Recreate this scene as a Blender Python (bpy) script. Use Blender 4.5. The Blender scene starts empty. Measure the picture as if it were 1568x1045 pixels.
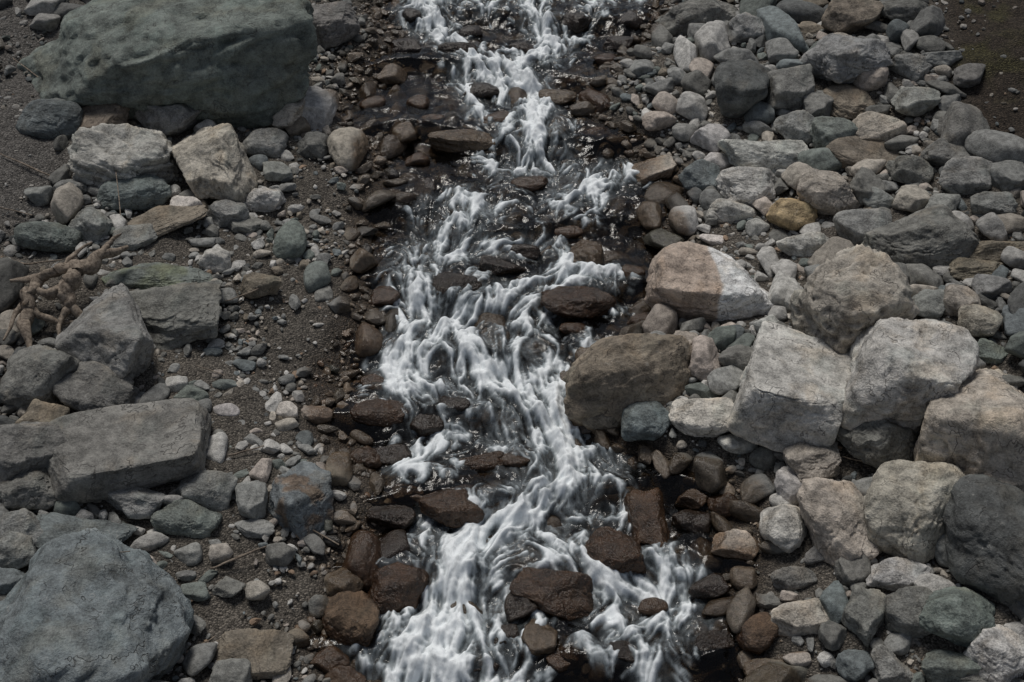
import bpy, bmesh, math, numpy as np, time
from mathutils import Matrix, Vector
T0=time.time()
rng=np.random.default_rng(7)
sc=bpy.context.scene
# ------------------------------------------------------------ camera model
H=7.0; PITCH=math.radians(42); F=1950.0; CW,CH=1568.0,1045.0
cp,sp=math.cos(PITCH),math.sin(PITCH)
S=0.06
def zp(y): return S*(np.clip(y,-30,45)-8.0)
def ray(u,v):
    a=(u-CW/2)/F; b=-(v-CH/2)/F
    return np.array([a, cp+b*sp, -sp+b*cp])
def project(x,y,z):
    dz=z-H
    dep=y*cp-dz*sp; up=y*sp+dz*cp
    return CW/2+F*x/dep, CH/2-F*up/dep, dep
def hit_plane(u,v,off=0.0):
    d=ray(u,v); t=10.0
    for _ in range(25):
        z=zp(t*d[1])+off; t=(z-H)/d[2]
    return d*t+np.array([0,0,H])
# ------------------------------------------------------------ noise
TAB=np.random.default_rng(1).random(65536)
def hsh(a,b,c): return TAB[((a*73856093)^(b*19349663)^(c*83492791))&65535]
def noise(p):
    i=np.floor(p).astype(np.int64); f=p-i; f=f*f*(3-2*f)
    x,y,z=i[:,0],i[:,1],i[:,2]; fx,fy,fz=f[:,0],f[:,1],f[:,2]
    def lx(b,c): 
        h0=hsh(x,y+b,z+c); return h0+(hsh(x+1,y+b,z+c)-h0)*fx
    a0=lx(0,0); a0=a0+(lx(1,0)-a0)*fy
    a1=lx(0,1); a1=a1+(lx(1,1)-a1)*fy
    return a0+(a1-a0)*fz
def fbm(p,o=4):
    s=0;a=0.5;t=0
    for k in range(o):
        s=s+a*noise(p*(2.03**k)+17.3*k); t+=a; a*=0.5
    return s/t
def fbm2(x,y,sx,sy=None,o=3,seed=0):
    sy=sx if sy is None else sy
    shp=x.shape
    p=np.stack([x.ravel()*sx+seed*3.7,y.ravel()*sy-seed*1.9,np.full(x.size,seed*7.13)],1)
    return fbm(p,o).reshape(shp)
def sst(a,b,x):
    t=np.clip((x-a)/(b-a),0,1); return t*t*(3-2*t)
# ------------------------------------------------------------ stream banks (plan)
edge=[(-40,640,1000),(0,618,1000),(60,600,960),(100,590,915),(150,560,900),(200,560,905),(250,588,985),(300,600,1015),(350,592,1015),(400,580,1010),
(450,572,1000),(500,568,960),(550,560,900),(600,556,880),(650,548,910),(700,560,965),(750,580,1030),(800,588,1085),(850,580,1105),
(900,565,1115),(950,560,1130),(1000,560,1145),(1045,560,1155),(1120,560,1160)]
EY=[];EL=[];ER=[]
for v,l,r in edge:
    a=hit_plane(l,v);b=hit_plane(r,v); EY.append(a[1]);EL.append(a[0]);ER.append(b[0])
o=np.argsort(EY); EY=np.array(EY)[o];EL=np.array(EL)[o];ER=np.array(ER)[o]
def dout(x,y):
    w=0.10*np.sin(y*3.1+1.3)+0.06*np.sin(y*7.3)
    l=np.interp(y,EY,EL); r=np.interp(y,EY,ER)
    return np.maximum(l-x+w,x-r-w)
def right_side(x,y):
    return x>0.5*(np.interp(y,EY,EL)+np.interp(y,EY,ER))
def terr(x,y):
    d=dout(x,y)
    z=zp(y)
    inn=-0.15*sst(0.12,-0.35,d)
    R=right_side(x,y)
    dd=np.clip(d,0,None)
    up=0.10*sst(0,0.45,dd)+np.where(R,0.20,0.10)*np.clip(dd-0.25,0,7)
    up=up+0.25*np.clip(dd-7,0,60)
    return z+inn+up
stepv=[1010,880,770,640,545,450,345,215,115,35]
sy=sorted([hit_plane(780,v)[1] for v in stepv])
allk=[sy[0]-1.5]+sy+[sy[-1]+1.5]
wy=[-30];wz=[zp(-30)]
for i in range(1,len(allk)):
    yl=allk[i]-0.12; yh=allk[i]+0.08
    wy+= [yl,yh]; wz+= [zp(yl)-0.045, zp(yh)+0.055]
wy.append(45);wz.append(zp(45))
wy=np.array(wy);wz=np.array(wz)
def zwat(x,y):
    yy=y+0.35*(fbm2(x,y*0.3,1.3,o=2,seed=5)-0.5)*2
    return np.interp(yy,wy,wz)
# ------------------------------------------------------------ mesh helpers
def mesh_np(name,V,Fc,attrs=None,smooth=True,mat=None):
    me=bpy.data.meshes.new(name)
    n=len(V);m=len(Fc);k=Fc.shape[1]
    me.vertices.add(n); me.vertices.foreach_set('co',np.ascontiguousarray(V,dtype=np.float32).ravel())
    me.loops.add(m*k); me.loops.foreach_set('vertex_index',np.ascontiguousarray(Fc,dtype=np.int32).ravel())
    me.polygons.add(m); me.polygons.foreach_set('loop_start',np.arange(0,m*k,k,dtype=np.int32))
    me.update(calc_edges=True)
    me.polygons.foreach_set('use_smooth',np.full(m,smooth,dtype=bool))
    if attrs:
        for an,(ty,data) in attrs.items():
            at=me.attributes.new(an,ty,'POINT')
            at.data.foreach_set('color' if ty=='FLOAT_COLOR' else 'value',np.ascontiguousarray(data,dtype=np.float32).ravel())
    ob=bpy.data.objects.new(name,me); sc.collection.objects.link(ob)
    if mat: me.materials.append(mat)
    return ob
def ico(n):
    bm=bmesh.new(); bmesh.ops.create_icosphere(bm,subdivisions=n,radius=1)
    bm.verts.ensure_lookup_table()
    V=np.array([v.co[:] for v in bm.verts]); Fc=np.array([[v.index for v in f.verts] for f in bm.faces]); bm.free()
    V/=np.linalg.norm(V,axis=1)[:,None]
    return V,Fc
ICO={n:ico(n) for n in (2,3,4,5,6)}
def rock_shape(n,rg,p=14,npl=8,rough=1.0,strata=0.0,box=1.0,chips=0,pert=0.27):
    D,_=ICO[n]
    k=np.arange(npl)+0.5; ph=np.arccos(1-2*k/npl); th=math.pi*(1+5**.5)*k+rg.random()*6.28
    N=np.stack([np.cos(th)*np.sin(ph),np.sin(th)*np.sin(ph),np.cos(ph)],1)+rg.normal(0,0.3,(npl,3))
    N/=np.linalg.norm(N,axis=1)[:,None]
    q,_r=np.linalg.qr(rg.normal(size=(3,3))); N=N@q
    c=rg.uniform(0.70,1.02,npl)
    if box>0:
        B=np.array([[1,0,0],[-1,0,0],[0,1,0],[0,-1,0],[0,0,1],[0,0,-1.]])+rg.normal(0,pert,(6,3))
        a=rg.uniform(-.7,.7)*min(pert*3,1); B=B@np.array([[math.cos(a),-math.sin(a),0],[math.sin(a),math.cos(a),0],[0,0,1]])
        B/=np.linalg.norm(B,axis=1)[:,None]
        N=np.vstack([N,B]); c=np.concatenate([c,rg.uniform(0.62,0.88,6)+(1-box)*0.2])
    dn=np.clip(D@N.T,0,None)/c
    r=((dn**p).sum(1)+(1/1.2)**p)**(-1.0/p)
    V=D*r[:,None]
    V=V/np.abs(V).max(0)
    sd=rg.random(3)*50
    if n>=4:
        V=V*(1+(fbm(V*1.1+sd,2)-0.5)*0.28*rough)[:,None]
        for _ in range(chips):
            kx=rg.integers(len(V)); nn=V[kx]/np.linalg.norm(V[kx])+rg.normal(0,0.35,3); nn/=np.linalg.norm(nn)
            hgt=V@nn; off=hgt.max()*rg.uniform(0.87,0.975)
            V=V-(np.clip(hgt-off,0,None)*rg.uniform(0.8,0.97))[:,None]*nn
    L=np.linalg.norm(V,axis=1)
    disp=np.zeros(len(V)) if n>=4 else (fbm(V*1.1+sd,2)-0.5)*0.24*rough
    if n>=4:
        disp=disp+(fbm(V*3.5+sd,3)-0.5)*0.095*rough
    if n>=5:
        disp=disp+(fbm(V*9+sd,3)-0.5)*0.05*rough
        w=np.abs(fbm(V*1.6+sd+30,3)-0.5); disp-=0.035*rough*np.exp(-(w/0.012)**2)*(fbm(V*2+sd,1)>0.45)
        h=(fbm(V*1.5+sd+60,3)); disp-=0.04*rough*(sst(0.5,0.512,h)+sst(0.6,0.61,h)+sst(.4,.41,h))
    if n>=6:
        disp=disp+(fbm(V*22+sd,2)-0.5)*0.024*rough
    if strata>0 and n>=4:
        a=rg.normal(size=3);a/=np.linalg.norm(a)
        h=(V@a)*rg.uniform(3,4.5)+1.2*fbm(V*0.9+sd,2); fr=h-np.floor(h)
        disp=disp+strata*(sst(0,0.8,fr)*(1-sst(0.9,1,fr))-0.5)*0.07
    return V*(1+disp/np.maximum(L,0.5))[:,None]
# ------------------------------------------------------------ node helpers
def new_mat(name):
    m=bpy.data.materials.new(name); m.use_nodes=True; nt=m.node_tree; nt.nodes.clear(); return m,nt
class NB:
    def __init__(s,nt): s.nt=nt
    def n(s,t,ins=None,**kw):
        nd=s.nt.nodes.new(t)
        for k,v in kw.items(): setattr(nd,k,v)
        if ins:
            for k,v in ins.items():
                if isinstance(v,bpy.types.NodeSocket): s.nt.links.new(v,nd.inputs[k])
                else: nd.inputs[k].default_value=v
        return nd
    def math(s,op,a,b=0.0,c=None,clamp=False):
        nd=s.nt.nodes.new('ShaderNodeMath'); nd.operation=op; nd.use_clamp=clamp
        for i,v in enumerate((a,b) if c is None else (a,b,c)):
            if isinstance(v,bpy.types.NodeSocket): s.nt.links.new(v,nd.inputs[i])
            else: nd.inputs[i].default_value=v
        return nd.outputs[0]
    def mix(s,f,a,b,mode='MIX'):
        nd=s.nt.nodes.new('ShaderNodeMix'); nd.data_type='RGBA'; nd.blend_type=mode
        for i,v in ((0,f),(6,a),(7,b)):
            if isinstance(v,bpy.types.NodeSocket): s.nt.links.new(v,nd.inputs[i])
            else: nd.inputs[i].default_value=v if i==0 else (tuple(v)+(1,))[:4]
        return nd.outputs[2]
    def ramp(s,f,a,b,c0=0.0,c1=1.0):
        nd=s.nt.nodes.new('ShaderNodeMapRange'); nd.interpolation_type='SMOOTHSTEP'
        s.nt.links.new(f,nd.inputs[0])
        for i,v in zip((1,2,3,4),(a,b,c0,c1)): nd.inputs[i].default_value=v
        return nd.outputs[0]
    def noise(s,vec,sc,det=4,rough=0.55,dist=0.0,o=0):
        return s.n('ShaderNodeTexNoise',{'Vector':vec,'Scale':sc,'Detail':det,'Roughness':rough,'Distortion':dist}).outputs[o]
def rock_material(name,scale=1.0,bump=0.014,full=True):
    m,nt=new_mat(name); b=NB(nt)
    P=b.n('ShaderNodeTexCoord').outputs['Object']
    col=b.n('ShaderNodeAttribute',attribute_name='col').outputs['Color']
    wet=b.n('ShaderNodeAttribute',attribute_name='wet').outputs['Fac']
    mid=b.noise(P,9*scale,6,0.72); fine=b.noise(P,75*scale,2,0.7)
    br=b.math('ADD',b.ramp(mid,0.34,0.66,-0.34,0.30),b.ramp(fine,0.3,0.7,-0.22,0.22))
    if full:
        bc=b.n('ShaderNodeSeparateColor',{0:b.noise(P,2.4*scale,4,0.62,0.3,1)})
        big,t1,t2=bc.outputs[0],bc.outputs[1],bc.outputs[2]
        br=b.math('ADD',br,b.ramp(big,0.3,0.7,-0.24,0.24))
        mp=b.n('ShaderNodeMapping',{'Vector':P,'Rotation':(0.5,0.35,0.2),'Scale':(2.2,3,15)}).outputs[0]
        st=b.noise(mp,1.0,3,0.6,0.5); br=b.math('ADD',br,b.ramp(st,0.35,0.65,-0.08,0.09))
    br=b.math('ADD',br,1.0)
    c=b.mix(1.0,col,b.n('ShaderNodeCombineXYZ',{0:br,1:br,2:br}).outputs[0],'MULTIPLY')
    h=b.math('ADD',mid,b.math('MULTIPLY',fine,0.14))
    if full:
        c=b.mix(b.ramp(t1,0.5,0.66,0,0.45),c,b.mix(1.0,c,(1.12,0.97,0.80),'MULTIPLY'))
        c=b.mix(b.ramp(t2,0.5,0.66,0,0.45),c,b.mix(1.0,c,(0.82,0.91,0.91),'MULTIPLY'))
        vn=b.math('ABSOLUTE',b.math('SUBTRACT',t1,0.47))
        vein=b.math('MULTIPLY',b.ramp(vn,0.0,0.006,1,0),b.ramp(mid,0.45,0.6))
        c=b.mix(b.math('MULTIPLY',vein,0.4),c,(0.42,0.41,0.38))
        ck=b.math('ABSOLUTE',b.math('SUBTRACT',t2,0.5))
        crk=b.math('MULTIPLY',b.ramp(ck,0.0,0.007,1,0),b.ramp(big,0.45,0.55))
        c=b.mix(b.math('MULTIPLY',crk,0.6),c,(0.05,0.045,0.04))
        h=b.math('SUBTRACT',h,b.math('MULTIPLY',crk,0.25))
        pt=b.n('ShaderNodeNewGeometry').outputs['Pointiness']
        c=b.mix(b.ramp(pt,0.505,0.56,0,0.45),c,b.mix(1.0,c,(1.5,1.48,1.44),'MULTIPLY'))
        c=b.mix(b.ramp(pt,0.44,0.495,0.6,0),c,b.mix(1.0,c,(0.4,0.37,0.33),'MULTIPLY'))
    w=b.ramp(b.math('ADD',wet,b.math('MULTIPLY',b.math('SUBTRACT',mid,0.5),0.7)),0.25,0.75)
    c=b.mix(w,c,b.mix(1.0,c,(0.42,0.345,0.28),'MULTIPLY'))
    bp=b.n('ShaderNodeBump',{'Height':h,'Strength':0.9,'Distance':bump*2.2}).outputs[0]
    ro=b.n('ShaderNodeMapRange',{0:w,3:0.85,4:0.18}).outputs[0]
    pr=b.n('ShaderNodeBsdfPrincipled',{'Base Color':c,'Roughness':ro,'Normal':bp,'Specular IOR Level':0.5})
    out=b.n('ShaderNodeOutputMaterial'); nt.links.new(pr.outputs[0],out.inputs[0])
    return m
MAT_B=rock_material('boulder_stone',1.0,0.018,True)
MAT_R=rock_material('river_stone',2.0,0.008,False)
MAT_G=rock_material('gravel_stone',4.0,0.003,False)
# ------------------------------------------------------------ palette
PAL={'g':(.255,.257,.245),'l':(.47,.46,.435),'w':(.40,.365,.315),'W':(.60,.565,.515),'b':(.165,.187,.19),'n':(.175,.197,.18),'d':(.10,.104,.102),
'r':(.125,.084,.055),'k':(.055,.042,.033),'o':(.42,.32,.19),'t':(.215,.185,.145),'p':(.42,.37,.325),'e':(.195,.193,.178)}
HR=[(255,78,455,215,-4,'n','D'),(395,12,120,50,0,'b','a'),(502,42,92,62,0,'e','a'),(75,182,100,62,0,'b','r'),(152,174,112,62,-22,'t','s'),(258,182,105,64,0,'g','a'),
(425,176,92,55,0,'w','a'),(488,168,58,64,0,'l','a'),(532,226,58,66,0,'w','r'),(195,246,162,96,0,'l','t'),(328,250,115,125,-15,'w','a'),(405,222,66,46,0,'g','r'),
(205,298,112,52,0,'b','m'),(246,342,136,46,-26,'t','s'),(287,325,52,42,0,'W','a'),(350,328,62,42,0,'g','a'),(75,362,92,52,0,'n','m'),(140,346,62,46,0,'g','a'),
(405,302,62,40,0,'l','a'),(245,424,158,44,-4,'n','s'),(258,478,175,96,8,'e','s'),(330,398,46,36,0,'l','a'),(445,370,50,52,0,'n','r'),(162,530,128,140,-25,'g','a'),
(65,577,118,98,0,'e','m'),(148,604,118,78,10,'e','a'),(486,425,40,44,0,'n','r'),(566,521,42,48,0,'t','r'),(195,698,240,118,-12,'e','S'),(40,697,150,105,-10,'e','a'),
(58,655,82,62,0,'t','a'),(38,748,104,72,-10,'e','a'),(200,768,104,56,10,'g','a'),(316,752,88,56,0,'g','m'),(286,797,98,50,0,'n','m'),(386,766,48,52,0,'g','a'),
(466,763,92,98,20,'b','a'),(520,716,40,50,0,'t','a'),(125,822,155,50,5,'b','s'),(30,808,84,52,0,'g','a'),(25,846,62,56,0,'g','a'),(132,955,300,270,0,'b','D'),
(556,856,58,82,0,'r','r'),(526,892,60,50,0,'t','m'),(535,950,92,88,0,'r','m'),(395,906,36,34,0,'w','r'),(385,1005,118,66,0,'t','s'),(562,702,52,36,0,'r','r'),
(12,893,60,44,0,'b','a'),(128,656,36,26,0,'g','a'),(348,630,40,24,0,'l','r'),(294,606,52,32,0,'n','a'),(262,643,34,32,0,'W','r'),(196,101,36,26,0,'t','a'),
(234,98,32,24,0,'b','a'),(192,127,46,26,0,'g','a'),(206,151,56,34,0,'g','a'),(266,115,26,26,0,'g','a'),(336,168,46,30,0,'p','a'),(286,130,40,22,0,'g','a'),
(286,165,30,24,0,'n','a'),(60,300,40,26,0,'g','a'),(105,290,46,30,0,'g','a'),(395,250,30,24,0,'b','r'),(425,265,46,30,0,'g','a'),
(480,225,50,36,0,'e','a'),(455,195,40,30,0,'t','a'),(375,345,60,28,0,'e','s'),(205,365,70,34,0,'g','s'),
(400,440,66,44,0,'t','a'),(520,467,34,26,0,'g','a'),(350,455,30,26,0,'g','r'),(270,590,34,24,0,'l','a'),
(345,590,40,20,0,'n','a'),(440,630,34,24,0,'W','a'),(485,635,46,26,0,'w','r'),(440,652,36,20,0,'w','a'),(330,690,34,44,0,'l','a'),(400,720,30,40,0,'p','a'),
(290,850,40,34,0,'g','a'),(340,845,34,36,0,'w','a'),(390,808,60,26,0,'g','s'),(430,850,44,34,0,'e','a'),(490,930,38,30,0,'e','a'),(505,1015,60,44,0,'r','m'),(455,975,40,30,0,'t','a'),
(530,1040,60,44,0,'r','m'),(350,900,50,28,0,'e','s'),(300,905,44,26,0,'n','s'),(355,1035,60,44,0,'e','a'),
(1068,26,122,62,0,'e','a'),(1142,42,66,54,0,'g','a'),(1198,52,44,70,-20,'b','a'),(1292,96,130,78,0,'g','a'),(1300,28,88,60,-15,'t','a'),(1382,18,74,44,0,'e','m'),
(1332,119,50,44,0,'p','r'),(1392,102,64,38,20,'g','a'),(1136,136,84,86,20,'d','a'),(1208,136,70,60,0,'e','a'),(1302,157,94,42,10,'t','s'),(1402,160,66,46,0,'g','a'),
(1476,202,78,72,0,'e','m'),(1345,196,84,46,-10,'w','a'),(1280,209,78,58,15,'n','a'),(1218,200,62,46,0,'g','a'),(1322,238,118,44,18,'t','s'),(1172,242,136,58,0,'l','a'),
(1146,286,94,62,10,'l','a'),(1071,276,62,52,0,'b','a'),(1120,321,72,36,0,'l','r'),(1046,335,42,48,0,'l','m'),(1212,330,72,50,0,'o','m'),(1266,300,92,72,0,'w','a'),
(1321,284,56,58,0,'e','a'),(1235,375,88,42,0,'l','m'),(1320,356,88,60,0,'g','m'),(1406,372,166,92,-8,'e','a'),(1395,309,54,46,0,'w','a'),(1346,305,52,34,0,'g','r'),
(1442,320,54,42,0,'g','a'),(1306,466,176,164,10,'w','c'),(1100,446,216,116,22,'W','m'),(1207,450,58,62,20,'l','m'),(1470,460,62,52,25,'w','r'),(1500,495,62,50,0,'w','r'),
(1420,468,60,48,0,'g','m'),(1500,409,96,36,0,'t','s'),(1535,382,120,40,0,'t','a'),(962,572,204,124,-10,'t','m'),(1076,552,56,62,0,'p','a'),(1046,523,46,32,0,'p','a'),
(986,647,76,60,-15,'b','m'),(916,636,62,50,0,'t','r'),(1076,641,98,64,8,'W','m'),(1105,518,44,36,0,'n','a'),(1128,550,54,34,0,'e','m'),(1190,538,64,42,0,'l','m'),
(1214,598,184,146,6,'l','S'),(1386,570,190,176,5,'l','B'),(1350,668,130,96,-15,'e','a'),(1508,650,200,200,15,'w','B'),(1402,782,142,142,25,'w','m'),(1522,832,150,190,0,'d','m'),
(1286,801,106,124,-15,'p','a'),(1201,808,68,76,0,'l','r'),(1244,706,104,72,-40,'w','a'),(1216,745,60,56,0,'l','m'),(1130,678,58,30,-10,'l','r'),(1126,836,66,42,15,'p','a'),
(1305,866,50,60,0,'e','a'),(1372,882,96,48,-8,'l','a'),(1226,946,88,50,-10,'w','a'),(1325,946,66,76,20,'e','a'),(1396,936,84,72,0,'e','m'),(1466,946,124,92,0,'n','m'),
(1536,1002,108,84,-10,'l','a'),(1456,1022,84,46,10,'n','a'),(1306,1016,50,60,0,'b','a'),(1366,1022,64,52,0,'g','a'),(1216,886,66,34,0,'e','m'),(1160,972,62,52,-20,'r','m'),
(1277,926,40,60,0,'b','a'),(1446,832,50,60,0,'g','m'),(1480,276,84,50,0,'g','a'),(1452,240,76,44,0,'e','a'),(1400,262,70,46,0,'e','a'),(1522,312,70,44,10,'g','a'),
(1545,275,60,44,0,'g','a'),(1165,175,44,36,0,'b','m'),(1255,165,50,40,0,'e','a'),(1440,90,60,30,0,'g','a'),(1485,120,50,34,0,'e','a'),(1015,60,34,44,0,'e','a'),
(1000,262,70,42,0,'p','s'),(1010,185,50,30,0,'p','r'),(985,105,40,26,0,'g','a'),(1090,215,60,40,20,'l','a'),(1100,250,44,30,0,'l','a'),(1050,205,40,28,0,'g','r'),
(1200,770,40,30,0,'l','r'),(1020,160,40,34,0,'p','r'),(1385,650,30,34,0,'g','a'),(1520,440,60,40,0,'g','a'),(1560,500,50,60,0,'b','a'),(1515,540,70,30,0,'n','s'),
(1545,585,60,30,0,'e','a'),(1175,500,40,30,0,'l','m'),(1090,365,36,18,0,'W','s'),(1160,350,34,24,0,'l','a'),(1090,395,50,22,0,'w','s'),(1430,900,60,34,0,'l','m'),
(1250,850,40,26,0,'e','a'),(1185,835,44,24,0,'e','r'),(1330,835,40,28,0,'p','a'),(1500,1035,60,30,0,'e','a'),(1555,900,60,90,0,'d','a'),(1220,1010,40,26,0,'w','a'),(1170,1025,60,34,0,'t','a'),
(1170,700,44,30,0,'e','a'),(1110,775,50,36,0,'r','m')]
SR=[(900,393,56,48,0,'t','a'),(885,468,112,50,-5,'r','a'),(854,151,56,28,0,'t','r'),(912,156,46,54,-20,'r','m'),(712,216,108,34,0,'t','m'),(810,283,56,24,0,'r','r'),
(700,78,62,32,0,'k','r'),(760,186,56,28,0,'r','r'),(694,776,96,62,0,'r','m'),(586,634,92,42,0,'r','r'),(852,906,132,74,15,'r','a'),(938,846,92,74,0,'r','m'),
(992,802,62,90,-10,'r','a'),(608,902,92,78,0,'r','m'),(694,620,52,36,0,'k','a'),(655,652,54,34,0,'k','m'),(730,712,84,26,-10,'r','m'),(702,442,80,44,10,'k','r'),
(800,386,52,22,0,'k','r'),(870,356,44,20,0,'r','r'),(826,980,54,64,0,'t','a'),(862,1012,50,40,0,'r','a'),(598,790,74,44,0,'k','a'),(1060,765,50,30,0,'r','a'),
(970,420,40,30,0,'r','a'),(610,532,40,26,0,'r','m'),(932,746,50,26,0,'r','r'),(790,706,44,24,0,'r','a'),(590,455,44,30,0,'r','a'),(770,410,70,30,0,'k','a'),
(880,505,46,24,0,'r','r'),(640,245,36,24,0,'r','m'),(620,205,36,34,0,'t','m'),(640,160,34,22,0,'r','m'),(660,185,44,20,0,'r','r'),(735,140,60,24,0,'k','r'),
(880,35,50,34,0,'k','m'),(800,75,40,20,0,'k','m'),(620,75,50,28,0,'k','a'),(600,115,44,26,0,'t','a'),(570,160,40,22,0,'r','m'),(930,95,40,22,0,'r','a'),(915,205,46,20,0,'r','r'),
(945,70,50,28,0,'k','a'),(965,35,40,30,0,'k','a'),(800,925,50,60,20,'k','a'),(770,975,50,34,0,'k','m'),(740,1020,50,30,0,'k','m'),(960,1000,70,40,0,'k','m'),(1000,930,44,26,0,'r','r'),
(1060,800,60,44,0,'k','a'),(660,720,50,24,0,'k','m'),(600,700,60,30,0,'k','m'),(620,760,60,30,0,'r','a'),(820,632,26,14,0,'k','r'),(1085,900,60,34,0,'k','m'),(1090,985,70,36,0,'k','m'),(985,490,50,24,0,'r','m'),
(900,655,30,22,0,'k','r'),(575,590,46,24,0,'r','m'),(630,25,30,22,0,'k','m'),(720,50,36,20,0,'k','m'),(770,20,30,18,0,'k','m')]
def place(u,v,hz,water=False):
    d=ray(u,v); t=10.0
    for _ in range(60):
        x,y=t*d[0],t*d[1]
        z=(zp(y) if water else float(terr(np.array(x),np.array(y))))+hz
        t=0.5*t+0.5*(z-H)/d[2]
    return t*d[0],t*d[1],H+t*d[2]
placed=[]; obst=[]
def wetfn(x,y,z):
    d=dout(x,y)
    n=fbm2(x,y,2.2,o=2,seed=3)-0.5
    a=1-sst(0.04,0.46,d+0.7*n)
    w=zwat(x,y); bq=(1-sst(0.03,0.12,z-w))*(d<0.6)
    return np.maximum(a*0.95,bq)
def add_hero(e,i,stream):
    u,v,w,h,ang,c,kind=e
    rg=np.random.default_rng(1000+i+(500 if stream else 0))
    kk={'s':0.42,'S':0.5,'D':0.6}.get(kind,0.8)
    if stream: kk*=0.85
    x,y,z=place(u,v,0.1,stream)
    for _ in range(3):
        _,_,dep=project(x,y,z); s=F/dep
        el=math.atan2(H-z,math.hypot(x,y))
        a=0.5*w/s*1.07; bb=0.5*h/s/math.sqrt(math.sin(el)**2+(kk*math.cos(el))**2)*1.08
        cc=kk*min(bb,a*1.1) if h<=w else kk*a*1.1
        bb=math.sqrt(max((0.5*h/s*1.09)**2-(cc*math.cos(el))**2,(0.3*h/s)**2))/math.sin(el)
        hz=cc*(0.06 if stream else 0.36)
        x,y,z=place(u,v,hz,stream)
    n=6 if w>88 else (5 if w>44 else 4)
    P,NP,R,ST,bx,chp,pt_={'a':(30,8,0.85,0.0,.85,7,.28),'m':(11,11,0.8,0.0,.5,5,.3),'r':(6,12,0.7,0,0,3,.3),'s':(32,6,0.8,0.35,.9,7,.27),'S':(19,4,0.55,0.0,.9,4,.14),'B':(17,8,0.85,0.0,.85,8,.22),
                'D':(24,8,0.85,0.0,.6,18,.3),'t':(22,8,1.1,0.8,.8,10,.3),'c':(9,11,1.5,0.0,.25,8,.3)}[kind]
    V=rock_shape(n,rg,P,NP,R,ST,bx,chp,pt_)
    if kind in 'S':
        V[:,2]=np.where(V[:,2]>0.45,0.45+(V[:,2]-0.45)*0.2,V[:,2])
    ext=(V.max(0)-V.min(0))/2; V=(V-(V.max(0)+V.min(0))/2)/ext
    V=V*np.array([a,bb,cc])
    rz=-math.radians(ang)
    Rm=Matrix.Rotation(rz,3,'Z')@Matrix.Rotation(math.radians(rg.uniform(-9,9)),3,'X')@Matrix.Rotation(math.radians(rg.uniform(-9,9)),3,'Y')
    W=V@np.array(Rm).T+np.array([x,y,z])
    far=max(float(sst(2.0,4.2,float(dout(np.array(x),np.array(y))))),float(sst(11.5,13.8,y)))  # vignette painted into rock colour: darker away from stream and far upstream
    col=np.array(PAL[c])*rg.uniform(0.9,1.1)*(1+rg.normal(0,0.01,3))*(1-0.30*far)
    L=len(V)
    C=np.ones((L,4)); C[:,:3]=col
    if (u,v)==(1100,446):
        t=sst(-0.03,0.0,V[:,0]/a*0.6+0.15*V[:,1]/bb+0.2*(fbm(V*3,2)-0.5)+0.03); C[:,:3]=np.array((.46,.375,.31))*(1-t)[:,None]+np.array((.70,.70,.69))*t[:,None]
    if (u,v)==(466,763):
        t=sst(0.57,0.66,fbm(V*5+3,4)); C[:,:3]=col*(1-t)[:,None]+np.array((.19,.145,.11))*t[:,None]
    if (u,v)==(245,424):
        t=sst(0.42,0.66,fbm(V*6+3,4))*0.5; C[:,:3]=col*(1-t)[:,None]+np.array((.17,.19,.09))*t[:,None]
    wt=wetfn(W[:,0],W[:,1],W[:,2]) if not stream else np.full(L,0.95)
    if not stream and w>60:
        zz=zwat(W[:,0],W[:,1]); wt=(1-sst(0.03,0.16,W[:,2]-zz))*(dout(W[:,0],W[:,1])<0.5)
    nm='boulder' if w>80 else 'river_rock'
    if stream: nm='wet_river_rock'
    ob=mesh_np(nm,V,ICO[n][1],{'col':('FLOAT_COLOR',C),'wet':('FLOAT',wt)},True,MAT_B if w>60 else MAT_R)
    ob.matrix_world=Matrix.Translation((x,y,z))@Rm.to_4x4()
    placed.append((x,y,a,bb,rz))
    if stream: obst.append((x,y,a,bb,cc*1.0))
for i,e in enumerate(HR): add_hero(e,i,False)
for i,e in enumerate(SR): add_hero(e,i,True)
print('heroes',len(placed),time.time()-T0)
# ------------------------------------------------------------ scatter
X0,X1,Y0,Y1=-8.2,8.2,3.2,16.2
cell=0.02; NX=int((X1-X0)/cell);NY=int((Y1-Y0)/cell)
occ=np.zeros((NY,NX),bool)
def stamp(x,y,a,b,rz,f=0.8):
    R=max(a,b)*f; i0=int((x-R-X0)/cell);i1=int((x+R-X0)/cell)+2;j0=int((y-R-Y0)/cell);j1=int((y+R-Y0)/cell)+2
    i0=max(i0,0);j0=max(j0,0);i1=min(i1,NX);j1=min(j1,NY)
    if i0>=i1 or j0>=j1: return
    gx=X0+(np.arange(i0,i1)+.5)*cell-x; gy=Y0+(np.arange(j0,j1)+.5)*cell-y
    GX,GY=np.meshgrid(gx,gy); c,s=math.cos(rz),math.sin(rz)
    q=((GX*c+GY*s)/(a*f))**2+((-GX*s+GY*c)/(b*f))**2
    occ[j0:j1,i0:i1]|=q<1
for (x,y,a,b,r) in placed: stamp(x,y,a,b,r,0.84)
def free(x,y):
    i=((x-X0)/cell).astype(int).clip(0,NX-1);j=((y-Y0)/cell).astype(int).clip(0,NY-1)
    return ~occ[j,i]
def blob(u,v,cu,cv,ru,rv): return np.exp(-(((u-cu)/ru)**2+((v-cv)/rv)**2))
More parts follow.
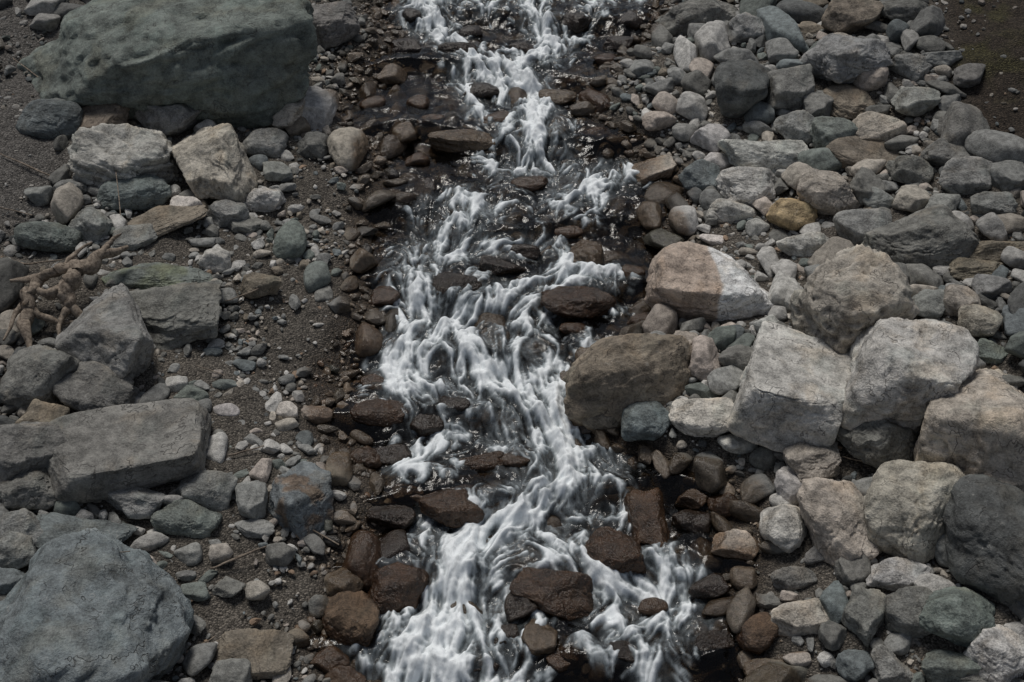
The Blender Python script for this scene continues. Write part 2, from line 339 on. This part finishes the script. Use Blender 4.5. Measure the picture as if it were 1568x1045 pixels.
def bare(u,v):
    b=np.zeros_like(u)
    b=np.maximum(b,(1-sst(60,150,u+0.25*(v-250)))*(sst(90,140,v))*(1-sst(300,420,v)))
    b=np.maximum(b,sst(1385,1440,u-0.35*v)*(1-sst(200,320,v)))
    b=np.maximum(b,blob(u,v,455,515,85,85)*1.1); b=np.maximum(b,blob(u,v,380,920,120,120)*1.1)
    b=np.maximum(b,blob(u,v,1290,690,50,50)); b=np.maximum(b,blob(u,v,275,555,80,40)); b=np.maximum(b,blob(u,v,1200,880,80,50)*0.8)
    b=np.maximum(b,blob(u,v,40,60,60,60)); b=np.maximum(b,blob(u,v,470,270,60,70)*.8); b=np.maximum(b,blob(u,v,240,375,60,30)); b=np.maximum(b,blob(u,v,1230,990,60,60)*.7)
    b=np.maximum(b,blob(u,v,85,450,100,80)*1.1); b=np.maximum(b,blob(u,v,480,620,60,60)*.5); b=np.maximum(b,blob(u,v,1090,370,60,40)*.6)
    return b
groups={'bank':[], 'bed':[], 'gravel':[], 'bedgravel':[]}
classes=[(0.21,1500),(0.16,2600),(0.125,5000),(0.10,6000),(0.075,8000),(0.055,12000),(0.040,24000)]
for r0,N in classes:
    x=rng.uniform(X0,X1,N);y=rng.uniform(Y0,Y1,N)
    z=terr(x,y);u,v,_=project(x,y,z); d=dout(x,y); R=right_side(x,y)
    dens=np.ones(N)
    bank=d>0.0
    gl=(~R)&bank&(u>330); gr=(R)&bank&(d<0.9)&(v<320)
    if r0>0.09: dens=np.where(gl,0.03,dens); dens=np.where(gr,0.05,dens); dens=np.where(~R&bank&~gl,0.55,dens)
    if 0.06<r0<0.09: dens=np.where(gl|gr,0.22,dens)
    if r0<0.06: dens=np.where(gl,0.6,dens)
    if r0>=0.12: dens=np.where(~bank,0.15,dens)
    if r0>=0.2: dens=np.where(R&bank,dens,0)
    if r0<0.09: dens=np.where(~bank,0.6,dens)
    dens*= (1-np.clip(bare(u,v),0,1))**(1.5)
    keep=rng.random(N)<dens
    for k in np.nonzero(keep)[0]:
        i=int((x[k]-X0)/cell); j=int((y[k]-Y0)/cell)
        r=r0*rng.uniform(0.75,1.25)
        m=int(r*0.5/cell)
        if occ[max(j-m,0):j+m+1, max(i-m,0):i+m+1].any() : continue
        a=r*rng.uniform(0.95,1.6); b=r*rng.uniform(0.65,1.0); rz=rng.random()*3.14
        stamp(x[k],y[k],a,b,rz,0.85)
        groups['bank' if bank[k] else 'bed'].append((x[k],y[k],a,b,r*rng.uniform(0.45,0.85),rz,r))
print('scatter',{k:len(v) for k,v in groups.items()},time.time()-T0)
N=100000
x=rng.uniform(X0,X1,N);y=rng.uniform(Y0,Y1,N)
z=terr(x,y);u,v,_=project(x,y,z)
inview=(u>-160)&(u<1730)&(v>-80)&(v<1130)
pz=fbm2(x,y,1.8,o=3,seed=41)
dn=np.clip(1-0.8*bare(u,v),0.12,1)*(0.3+0.9*sst(0.35,0.6,pz))*np.where(dout(x,y)<-0.1,0.3,1)
keep=inview&free(x,y)&(rng.random(N)<dn)
x=x[keep];y=y[keep];bank=dout(x,y)>-0.05
rr=0.009+0.026*rng.random(len(x))**2
GS=[(x[k],y[k],rr[k]*rng.uniform(1,1.5),rr[k]*rng.uniform(.7,1),rr[k]*rng.uniform(.4,.8),rng.random()*3.14,rr[k],bank[k]) for k in range(len(x))]
groups['gravel']=[g[:7] for g in GS if g[7]]; groups['bedgravel']=[g[:7] for g in GS if not g[7]]
bank_pal=np.array([PAL[k] for k in 'ggggggeeeeellllwwpbntd'])
bed_pal=np.array([PAL[k] for k in 'rkkktedkb'])*0.85
grav_pal=np.array([PAL[k] for k in 'gggeeelllWwptbgldw']); grav_pal=np.vstack([grav_pal*0.95,[(.28,.20,.14)]])
def build(name,lst,n,lib_n,pal,lift,mat,smooth,lo=0,hi=9,round_=False):
    lst=[e for e in lst if lo<=e[6]<hi]
    if not lst: return
    A=np.array(lst); M=len(A)
    lib=[]
    for q in range(lib_n):
        rg=np.random.default_rng(50+q)
        if round_: lib.append(rock_shape(n,rg,[6,20,9,30][q%4],11,0.85,0,[0,.6,.2,.8][q%4],4 if n>=4 else 0))
        else: lib.append(rock_shape(n,rg,[45,26,30,10][q%4],[6,7,8,12][q%4],0.9,0.0,[.95,.85,.7,0][q%4],6 if n>=4 else 0,.28))
    Vs=np.stack(lib); idx=rng.integers(0,lib_n,M)
    base=Vs[idx]; nv=base.shape[1]
    q=rng.normal(size=(M,4)); q/=np.linalg.norm(q,axis=1)[:,None]
    w_,x_,y_,z_=q.T
    Rm=np.stack([1-2*(y_**2+z_**2),2*(x_*y_-z_*w_),2*(x_*z_+y_*w_),2*(x_*y_+z_*w_),1-2*(x_**2+z_**2),2*(y_*z_-x_*w_),2*(x_*z_-y_*w_),2*(y_*z_+x_*w_),1-2*(x_**2+y_**2)],1).reshape(M,3,3)
    base=np.einsum('mij,mvj->mvi',Rm,base)
    base=base*A[:,None,2:5]
    tx=rng.normal(0,0.3,M); ct,st=np.cos(tx)[:,None],np.sin(tx)[:,None]
    yv=base[:,:,1]*ct-base[:,:,2]*st; zv=base[:,:,1]*st+base[:,:,2]*ct
    c,s=np.cos(A[:,5])[:,None],np.sin(A[:,5])[:,None]
    xv=base[:,:,0]*c-yv*s; y2=base[:,:,0]*s+yv*c
    zc=terr(A[:,0],A[:,1])+A[:,4]*lift*rng.uniform(0.5,1.5,M)
    V=np.stack([xv+A[:,0:1],y2+A[:,1:2],zv+zc[:,None]],2)
    d=dout(A[:,0],A[:,1])
    vign=np.maximum(sst(1.8,4.0,d),0.8*sst(11.5,13.8,A[:,1]))  # stone albedo lowered toward frame edges, corner darkening put into the colour
    ci=rng.integers(0,len(pal),M); col=pal[ci]*rng.uniform(0.72,1.2,(M,1))*(1-0.45*vign)[:,None]
    nearw=1-sst(0.0,0.5,d); br=np.array(PAL['t'])*0.75
    mixk=(nearw*(rng.random(M)<0.65)*0.7)[:,None]; col=col*(1-mixk)+br*mixk
    C=np.ones((M,nv,4)); C[:,:,:3]=col[:,None,:]
    wt=wetfn(V[:,:,0],V[:,:,1],V[:,:,2])
    Fc=ICO[n][1][None]+ (np.arange(M)*nv)[:,None,None]
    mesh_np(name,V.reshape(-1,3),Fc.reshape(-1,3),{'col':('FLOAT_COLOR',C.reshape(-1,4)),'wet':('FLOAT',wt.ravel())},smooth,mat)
def allin(g,m=200):
    A=np.array(g); u,v,_=project(A[:,0],A[:,1],terr(A[:,0],A[:,1]))
    k=(u>-m)&(u<1568+m)&(v>-100)&(v<1200); return [g[i] for i in np.nonzero(k)[0]]
bankL=allin(groups['bank']); bedL=allin(groups['bed'])
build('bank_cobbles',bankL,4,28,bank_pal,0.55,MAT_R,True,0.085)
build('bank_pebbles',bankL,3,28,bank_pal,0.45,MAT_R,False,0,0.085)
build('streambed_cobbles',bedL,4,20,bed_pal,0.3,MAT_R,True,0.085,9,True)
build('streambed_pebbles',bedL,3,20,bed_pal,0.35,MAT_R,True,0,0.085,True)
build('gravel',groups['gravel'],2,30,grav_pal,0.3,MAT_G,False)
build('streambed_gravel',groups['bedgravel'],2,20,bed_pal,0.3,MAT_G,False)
print('built',len(bankL),len(bedL),len(GS),time.time()-T0)
# ------------------------------------------------------------ terrain sheet
def axis(a,b,st,far,nfar):
    core=np.arange(a,b+st/2,st); g=np.geomspace(st,far,nfar)
    return np.concatenate([a-g[::-1],core,b+g])
ax=axis(-8,8,0.025,250,34); ay=axis(3,16.5,0.025,250,34)
GX,GY=np.meshgrid(ax,ay)
Z=terr(GX,GY)
d=dout(GX,GY)
near=np.exp(-np.clip(np.hypot(GX,GY-9)-9,0,None)/6)
Z+= near*((fbm2(GX,GY,1.6,o=3,seed=1)-0.5)*0.12*sst(0.1,0.6,d)+(fbm2(GX,GY,14,o=3,seed=2)-0.5)*0.035)+ (1-near)*(fbm2(GX,GY,0.06,o=4,seed=8)-0.5)*3.0*sst(2,10,d)
u,v,_=project(GX,GY,Z); inv=(GY>0)
moss=np.where(inv,sst(1385,1470,u-0.2*v)*(1-sst(200,330,v)),0)
sand=np.where(inv,(1-sst(60,200,u))*(1-sst(300,450,v)),0)
cols=np.ones(GX.shape+(4,)); base=np.array((.115,.103,.088))
n1=fbm2(GX,GY,2.0,o=3,seed=11)[...,None]
c=base*(0.7+0.6*n1); c=c*(1-sand[...,None])+np.array((.115,.108,.10))*sand[...,None]
mn=sst(0.5,0.7,fbm2(GX,GY,3.5,o=4,seed=12))
c=c*(1-moss[...,None])+(np.array((.042,.033,.025))*(1-mn[...,None])+np.array((.05,.045,.022))*mn[...,None])*moss[...,None]
cols[...,:3]=c
wt=(1-sst(0.04,0.5,d+0.7*(fbm2(GX,GY,2.2,o=2,seed=3)-0.5)))
ny,nx=GX.shape; I=np.arange(ny*nx).reshape(ny,nx)
Fq=np.stack([I[:-1,:-1],I[:-1,1:],I[1:,1:],I[1:,:-1]],-1).reshape(-1,4)
m,nt=new_mat('gravelly_soil'); b=NB(nt)
P=b.n('ShaderNodeTexCoord').outputs['Object']
col=b.n('ShaderNodeAttribute',attribute_name='col').outputs['Color']; wet=b.n('ShaderNodeAttribute',attribute_name='wet').outputs['Fac']
vo=b.n('ShaderNodeTexVoronoi',{'Vector':P,'Scale':70.0,'Randomness':1.0}); cellc=b.n('ShaderNodeSeparateColor',{0:vo.outputs['Color']}).outputs[0]
f1=b.noise(P,120,2,0.7); f2=b.noise(P,18,4,0.65)
g=b.math('ADD',b.math('MULTIPLY',b.math('POWER',cellc,2.0),1.5),b.math('ADD',b.math('MULTIPLY',f1,0.7),b.math('MULTIPLY',f2,0.6)))
g=b.math('SUBTRACT',g,b.ramp(vo.outputs['Distance'],0.3,0.9,0,0.6)); g=b.math('ADD',g,0.05)
c=b.mix(1.0,col,b.n('ShaderNodeCombineXYZ',{0:g,1:g,2:g}).outputs[0],'MULTIPLY')
c=b.mix(wet,c,b.mix(1.0,c,(0.40,0.33,0.27),'MULTIPLY'))
hh=b.math('ADD',b.math('MULTIPLY',b.math('SUBTRACT',1.0,vo.outputs['Distance']),b.math('ADD',cellc,0.2)),f2)
bp=b.n('ShaderNodeBump',{'Height':hh,'Strength':0.9,'Distance':0.02}).outputs[0]
pr=b.n('ShaderNodeBsdfPrincipled',{'Base Color':c,'Roughness':b.n('ShaderNodeMapRange',{0:wet,3:0.95,4:0.5}).outputs[0],'Normal':bp,'Specular IOR Level':0.3})
nt.links.new(pr.outputs[0],b.n('ShaderNodeOutputMaterial').inputs[0])
mesh_np('ground',np.stack([GX,GY,Z],-1).reshape(-1,3),Fq,{'col':('FLOAT_COLOR',cols.reshape(-1,4)),'wet':('FLOAT',wt.ravel())},True,m)
print('terrain',time.time()-T0)
# ------------------------------------------------------------ water
ws=0.0085
wx=np.arange(-2.3,2.6,ws); wyv=np.arange(3.4,16.4,ws)
WX,WY=np.meshgrid(wx,wyv); ny,nx=WX.shape
P_=[
([(650,-20,60),(655,25,62),(690,62,32),(725,92,34),(772,112,60),(802,135,56),(815,165,48),(820,195,58),(815,225,72),(812,248,84)],1.25),
([(800,-10,44),(828,40,40),(850,75,50),(820,95,56),(778,108,48)],1.0),([(900,-5,60),(905,20,40)],0.8),([(740,-5,60),(745,20,40)],.7),
([(700,112,34),(715,142,34),(732,172,34),(745,195,24)],0.8),([(880,60,30),(860,82,24)],0.7),([(880,190,30),(878,215,20)],.6),([(975,-5,30),(985,30,24)],.6),
([(650,310,24),(640,340,26),(635,370,26)],.7),
([(700,305,44),(722,332,70),(690,368,66),(640,402,66),(638,445,80),(660,488,90),(642,520,80),(608,566,50),(636,604,66),(700,600,60)],1.0),
([(955,262,54),(905,290,70),(850,318,56)],0.88),([(845,378,34),(790,382,34),(740,380,34),(690,395,40)],.8),
([(925,425,44),(872,438,46),(800,455,60),(725,478,90),(662,518,76)],1.0),([(870,400,26),(860,440,34),(828,482,50),(800,512,60),(765,548,56),(790,590,76)],.92),
([(790,590,70),(822,622,120),(850,660,120),(872,700,92),(862,748,70),(802,790,66),(732,822,76),(692,868,76),(702,930,110),(672,980,150),(655,1060,150)],1.4),
([(900,542,44),(868,578,50),(838,615,80)],1.1),([(715,545,60),(758,590,66),(800,625,84)],1.0),([(700,520,90),(740,530,90)],0.78),
([(645,690,44),(628,720,40),(600,728,26)],.8),([(650,800,34),(640,820,30)],.9),([(740,770,40),(790,775,40)],.7),([(900,720,34),(930,740,30)],.65),
([(610,590,60),(600,600,50)],.8),([(690,655,44),(720,660,40)],.65),([(600,850,40),(590,920,40),(600,990,60)],.65),
([(830,822,44),(868,855,50),(925,892,66),(985,905,56)],1.0),([(1005,850,38),(1030,885,60),(1035,930,72),(1000,965,70),(940,960,66)],1.05),([(990,1000,50),(1000,1045,50)],.7),([(860,790,44),(930,790,34)],.65),
([(640,500,50),(600,480,40)],.75),([(930,470,24),(950,480,24)],.6),([(800,640,30),(720,640,30)],.55),([(930,660,30),(925,700,30)],.5),([(1080,930,30),(1100,950,40)],.45),
([(940,330,40),(880,345,40)],.45),([(690,700,60),(640,660,60)],.55),([(830,870,50),(780,850,50)],.6),([(960,800,60),(900,830,60)],.55),([(740,350,60),(770,320,50)],.55),
]
mask=np.zeros((ny,nx)); wide=np.zeros((ny,nx)); VXs=np.zeros((ny,nx)); VYs=np.full((ny,nx),-0.9)
for pts,stg in P_:
    Q=[]
    for (u,v,w) in pts:
        h=hit_plane(u,v); s=F/project(*h)[2]; Q.append((h[0],h[1],w/s*0.5))
    for (a,b2) in zip(Q[:-1],Q[1:]):
        ax_,ay_,aw=a;bx_,by_,bw=b2; dx,dy=bx_-ax_,by_-ay_; LL=dx*dx+dy*dy+1e-9
        R=max(aw,bw)*5
        i0=max(int((min(ax_,bx_)-R-wx[0])/ws),0);i1=min(int((max(ax_,bx_)+R-wx[0])/ws),nx);j0=max(int((min(ay_,by_)-R-wyv[0])/ws),0);j1=min(int((max(ay_,by_)+R-wyv[0])/ws),ny)
        if i0>=i1 or j0>=j1: continue
        X=WX[j0:j1,i0:i1];Y=WY[j0:j1,i0:i1]
        t=np.clip(((X-ax_)*dx+(Y-ay_)*dy)/LL,0,1); D=np.hypot(X-ax_-t*dx,Y-ay_-t*dy); w=aw+(bw-aw)*t
        g=np.exp(-(D/(w*1.0))**2)*stg
        mask[j0:j1,i0:i1]=np.maximum(mask[j0:j1,i0:i1],g)
        wide[j0:j1,i0:i1]=np.maximum(wide[j0:j1,i0:i1],np.exp(-(D/(w*2.0))**2)*stg)
        l=math.sqrt(LL); VXs[j0:j1,i0:i1]+=0.7*g*dx/l; VYs[j0:j1,i0:i1]+=0.7*g*dy/l
psi=fbm2(WX,WY,2.6,2.0,o=3,seed=21)*0.28+fbm2(WX,WY,8,6,o=2,seed=22)*0.03
gy_,gx_=np.gradient(psi,ws); VXs+=gy_*0.7; VYs-=gx_*0.7
bulge=np.zeros((ny,nx)); lee=np.zeros((ny,nx))
cob=[(e[0],e[1],e[2],e[3],0.05) for e in bedL if e[6]>0.05]
for (x,y,a,bb,cc) in obst+cob:
    r=max(0.5*(a+bb),0.05)
    R=r*4; i0=max(int((x-R-wx[0])/ws),0);i1=min(int((x+R-wx[0])/ws),nx);j0=max(int((y-R-wyv[0])/ws),0);j1=min(int((y+R-wyv[0])/ws),ny)
    if i0>=i1 or j0>=j1: continue
    X=(WX[j0:j1,i0:i1]-x)/r;Y=(WY[j0:j1,i0:i1]-y)/r; q=np.hypot(X,Y)+1e-6
    g=np.exp(-q**2*0.5)
    VXs[j0:j1,i0:i1]+=1.3*g*X/q; VYs[j0:j1,i0:i1]+=0.7*g*Y/q*(Y>0)
    bulge[j0:j1,i0:i1]+=0.024*np.exp(-((X)**2+(Y-0.9)**2)*1.2)*min(r/0.15,1.5)
    lee[j0:j1,i0:i1]=np.maximum(lee[j0:j1,i0:i1],np.exp(-((np.abs(X)-0.75-0.1*np.clip(-Y,0,4))/0.32)**2-((Y+0.6)/1.5)**2)*min(r/0.14,1))
sp_=np.hypot(VXs,VYs)+1e-6; VXn=VXs/sp_; VYn=VYs/sp_
def blur(a,k):
    for _ in range(k):
        a=(a+np.roll(a,1,0)+np.roll(a,-1,0)+np.roll(a,1,1)+np.roll(a,-1,1))/5
    return a
def norm01(a,k=4): return np.clip((a-a.mean())/(a.std()*k)+0.5,0,1)
def lic(img,L):
    acc=img.copy()
    JJ,II=np.meshgrid(np.arange(ny,dtype=np.float32),np.arange(nx,dtype=np.float32),indexing='ij'); 
    for sg in (1,-1):
        pj=JJ.copy();pi=II.copy()
        for k in range(L):
            for q in range(2):
                j=np.clip(pj,0,ny-1).astype(np.int32);i=np.clip(pi,0,nx-1).astype(np.int32)
                if q==0:
                    pi+=sg*VXn[j,i]*1.2;pj+=sg*VYn[j,i]*1.2
            acc+=img[j,i]
    return acc/(2*L+1)
fine=norm01(lic(blur(rng.random((ny,nx)),1),10)); coarse=norm01(lic(norm01(blur(rng.random((ny,nx)),10)),16)); 
print('lic',time.time()-T0)
patch=fbm2(WX,WY,3.3,2.6,o=3,seed=31); patch2=norm01(fbm2(WX,WY,13,11,o=3,seed=32)); patch3=norm01(fbm2(WX,WY,5,6,o=2,seed=33))
d=dout(WX,WY)
tot=np.maximum(mask*(0.62+0.75*patch),wide*0.52*(0.3+1.2*patch))+0.45*lee*sst(0.3,0.6,patch+0.35*wide)*sst(0.02,0.4,wide)
tot=np.clip(tot,0,1.5)*(0.35+0.65*sst(0.06,-0.12,d))
tex=0.42*coarse+0.28*fine+0.17*patch2+0.16*patch3
tex=norm01(tex,3.2)
foam=np.clip((tot*1.05+(tex-0.5)*1.35-0.64)/0.70,0,1)
foam=foam*sst(0.1,0.4,tot)
veil=np.clip(wide*0.30*(0.0+1.2*fine)*sst(.3,.8,wide),0,0.3)
foam=blur(np.maximum(foam,veil),1)
foam*=sst(0.10,0.0,d)
foam=np.clip(foam*(0.80+0.35*fine),0,1)
rel=0.035*mask*(coarse-0.3)+(0.005+0.024*wide)*(coarse-0.5)+0.010*(fine-0.5)*(0.1+wide)+(patch2-0.5)*0.034*(0.12+wide)+(patch3-.5)*0.06*(0.12+wide)+foam*0.02
zw=zwat(WX,WY)+bulge+blur(rel,1)
zw-=0.012*lee
sel=(d<0.32)
I=np.arange(ny*nx).reshape(ny,nx)
Fq=np.stack([I[:-1,:-1],I[:-1,1:],I[1:,1:],I[1:,:-1]],-1)
ok=sel[:-1,:-1]&sel[1:,1:]; Fq=Fq[ok]
used=np.zeros(ny*nx,bool); used[Fq.ravel()]=True; remap=np.cumsum(used)-1
V=np.stack([WX,WY,zw],-1).reshape(-1,3)[used]; Fq=remap[Fq]
m,nt=new_mat('stream_water'); b=NB(nt)
P=b.n('ShaderNodeTexCoord').outputs['Object']
fo=b.n('ShaderNodeAttribute',attribute_name='foam').outputs['Fac']
rip=b.noise(b.n('ShaderNodeMapping',{'Vector':P,'Scale':(40,20,24)}).outputs[0],1.0,4,0.6,0.5)
bp=b.n('ShaderNodeBump',{'Height':rip,'Strength':0.35,'Distance':0.015}).outputs[0]
fr=b.n('ShaderNodeFresnel',{'IOR':1.36,'Normal':bp}).outputs[0]
tr=b.n('ShaderNodeBsdfTransparent',{'Color':(0.60,0.54,0.46,1)})
gl=b.n('ShaderNodeBsdfGlossy',{'Color':(1,1,1,1),'Roughness':0.13,'Normal':bp})
wm=b.n('ShaderNodeMixShader',{0:fr,1:tr.outputs[0],2:gl.outputs[0]})
fd=b.math('MULTIPLY',b.math('SUBTRACT',rip,0.5),0.75)
fo2=b.math('ADD',fo,b.math('MULTIPLY',fd,b.ramp(fo,0.0,0.3)),clamp=True)
fcol=b.mix(b.ramp(fo,0.3,1.0),(0.58,0.65,0.69),(0.87,0.91,0.93))
di=b.n('ShaderNodeBsdfPrincipled',{'Base Color':fcol,'Roughness':0.7,'Specular IOR Level':0.25,'Normal':bp})
mx=b.n('ShaderNodeMixShader',{0:fo2,1:wm.outputs[0],2:di.outputs[0]})
nt.links.new(mx.outputs[0],b.n('ShaderNodeOutputMaterial').inputs[0])
mesh_np('stream_water',V,Fq,{'foam':('FLOAT',foam.reshape(-1)[used])},True,m)
print('water',len(V),time.time()-T0)
# ------------------------------------------------------------ driftwood and twigs
m,nt=new_mat('weathered_wood'); b=NB(nt)
P=b.n('ShaderNodeTexCoord').outputs['Object']
nn=b.noise(P,34,4,0.7); c=b.mix(b.ramp(nn,.3,.7),(0.09,0.068,0.05),(0.34,0.28,0.22))
bp=b.n('ShaderNodeBump',{'Height':nn,'Strength':0.8,'Distance':0.01}).outputs[0]
pr=b.n('ShaderNodeBsdfPrincipled',{'Base Color':c,'Roughness':0.85,'Normal':bp}); nt.links.new(pr.outputs[0],b.n('ShaderNodeOutputMaterial').inputs[0])
WOOD=m
def tube(name,paths):
    Vs=[];Fs=[];off=0
    for pi,pts in enumerate(paths):
        rg=np.random.default_rng(300+pi+len(paths)*7)
        K=[]
        for (u,v,hz,r) in pts:
            x,y,z=place(u,v,hz); K.append((x,y,z,r))
        K=np.array(K); t=np.arange(len(K)); tt=np.linspace(0,len(K)-1,max(10,(len(K)-1)*14))
        C=np.stack([np.interp(tt,t,K[:,q]) for q in range(4)],1)
        wob=rg.normal(0,1,(len(C),3))
        for _ in range(6): C[1:-1]=(C[:-2]+2*C[1:-1]+C[2:])/4; wob[1:-1]=(wob[:-2]+2*wob[1:-1]+wob[2:])/4
        C[:,:3]+= wob*C[:,3:4]*0.7
        NS=10; ph=rg.random(3)*6
        for k in range(len(C)):
            tg=C[min(k+1,len(C)-1),:3]-C[max(k-1,0),:3]; tg/=np.linalg.norm(tg)+1e-9
            s1=np.cross(tg,[0,0,1.0]); s1/=np.linalg.norm(s1)+1e-9; s2=np.cross(s1,tg)
            for q in range(NS):
                a=q/NS*6.283; rr=C[k,3]*(1+0.12*math.sin(k*0.45+ph[0])+0.16*math.sin(2*a+k*0.25+ph[1])+0.08*math.sin(5*a+ph[2]))
                Vs.append(C[k,:3]+(s1*math.cos(a)+s2*math.sin(a))*rr)
        for k in range(len(C)-1):
            for q in range(NS):
                A=off+k*NS+q;B=off+k*NS+(q+1)%NS; Fs.append((A,B,B+NS,A+NS))
        off+=len(C)*NS
    return mesh_np(name,np.array(Vs),np.array(Fs),None,True,WOOD)
tube('driftwood_branch',[[(196,378,.26,.02),(150,394,.3,.046),(122,412,.3,.068),(100,440,.26,.064),(105,470,.18,.048),(142,502,.1,.02)],
 [(122,412,.3,.056),(95,414,.28,.048),(60,426,.24,.036),(16,432,.18,.014)],[(60,428,.24,.036),(45,455,.2,.05),(38,490,.14,.048),(50,545,.06,.02)],
 [(100,440,.26,.048),(75,452,.24,.036),(50,436,.24,.014)],[(38,470,.16,.034),(70,488,.12,.028),(128,498,.1,.011)],[(150,394,.3,.032),(165,372,.34,.02),(186,358,.34,.008)],[(95,414,.28,.032),(110,392,.32,.018),(140,372,.34,.008)],
 [(45,455,.2,.03),(25,480,.16,.02),(6,522,.1,.01)],[(105,470,.18,.03),(90,500,.12,.02),(95,534,.08,.009)]])
tw=[[(322,872,.05,.008),(372,850,.08,.009),(425,832,.06,.005)],[(345,462,.08,.005),(390,445,.12,.006),(432,422,.1,.003)],[(350,698,.06,.007),(405,683,.06,.005)],
[(0,236,.04,.006),(60,262,.05,.008),(110,285,.04,.004)],[(0,318,.03,.005),(50,330,.04,.005)],[(445,795,.05,.007),(520,835,.07,.006)],[(20,90,.03,.006),(60,120,.05,.005),(95,128,.05,.003)],
[(600,370,.06,.004),(640,385,.06,.003)],[(1262,640,.06,.006),(1305,668,.05,.004)],[(1290,700,.05,.005),(1360,716,.05,.004)],[(300,560,.06,.004),(345,575,.06,.004)],[(170,205,.2,.004),(185,330,.25,.004)],[(1440,560,.1,.006),(1475,590,.08,.005)],[(285,1000,.04,.007),(330,975,.07,.005)],
[(0,395,.05,.008),(40,405,.08,.007),(95,398,.1,.004)],[(120,850,.35,.006),(200,845,.4,.004)]]
for q in tw: tube('twig',[q])
# ------------------------------------------------------------ light
SUN_EL=math.radians(60); SUN_AZ=math.radians(-22)
w=bpy.data.worlds.new("World"); sc.world=w; w.use_nodes=True; nt=w.node_tree; nt.nodes.clear(); b=NB(nt)
sky=b.n('ShaderNodeTexSky',sky_type='NISHITA',sun_disc=False,sun_elevation=SUN_EL,sun_rotation=SUN_AZ)
hs=b.n('ShaderNodeHueSaturation',{'Saturation':0.5,'Color':sky.outputs[0]})
bg=b.n('ShaderNodeBackground',{'Color':hs.outputs[0],'Strength':0.05})
nt.links.new(bg.outputs[0],b.n('ShaderNodeOutputWorld').inputs[0])
L=bpy.data.lights.new('sun','SUN'); L.energy=2.1; L.angle=math.radians(20); L.color=(1,0.955,0.895)
lo=bpy.data.objects.new('sun',L); sc.collection.objects.link(lo)
dirv=Vector((math.sin(SUN_AZ)*math.cos(SUN_EL),math.cos(SUN_AZ)*math.cos(SUN_EL),math.sin(SUN_EL)))
lo.rotation_euler=dirv.to_track_quat('Z','Y').to_euler()
sc.view_settings.view_transform='Standard'; sc.view_settings.look='None'; sc.view_settings.exposure=0
cam=bpy.data.cameras.new('camera'); co=bpy.data.objects.new('camera',cam); sc.collection.objects.link(co)
cam.sensor_width=36; cam.lens=F/CW*36; cam.clip_end=1000
co.location=(0,0,H); co.rotation_euler=(math.radians(90)-PITCH,0,0); sc.camera=co
print('done',time.time()-T0)
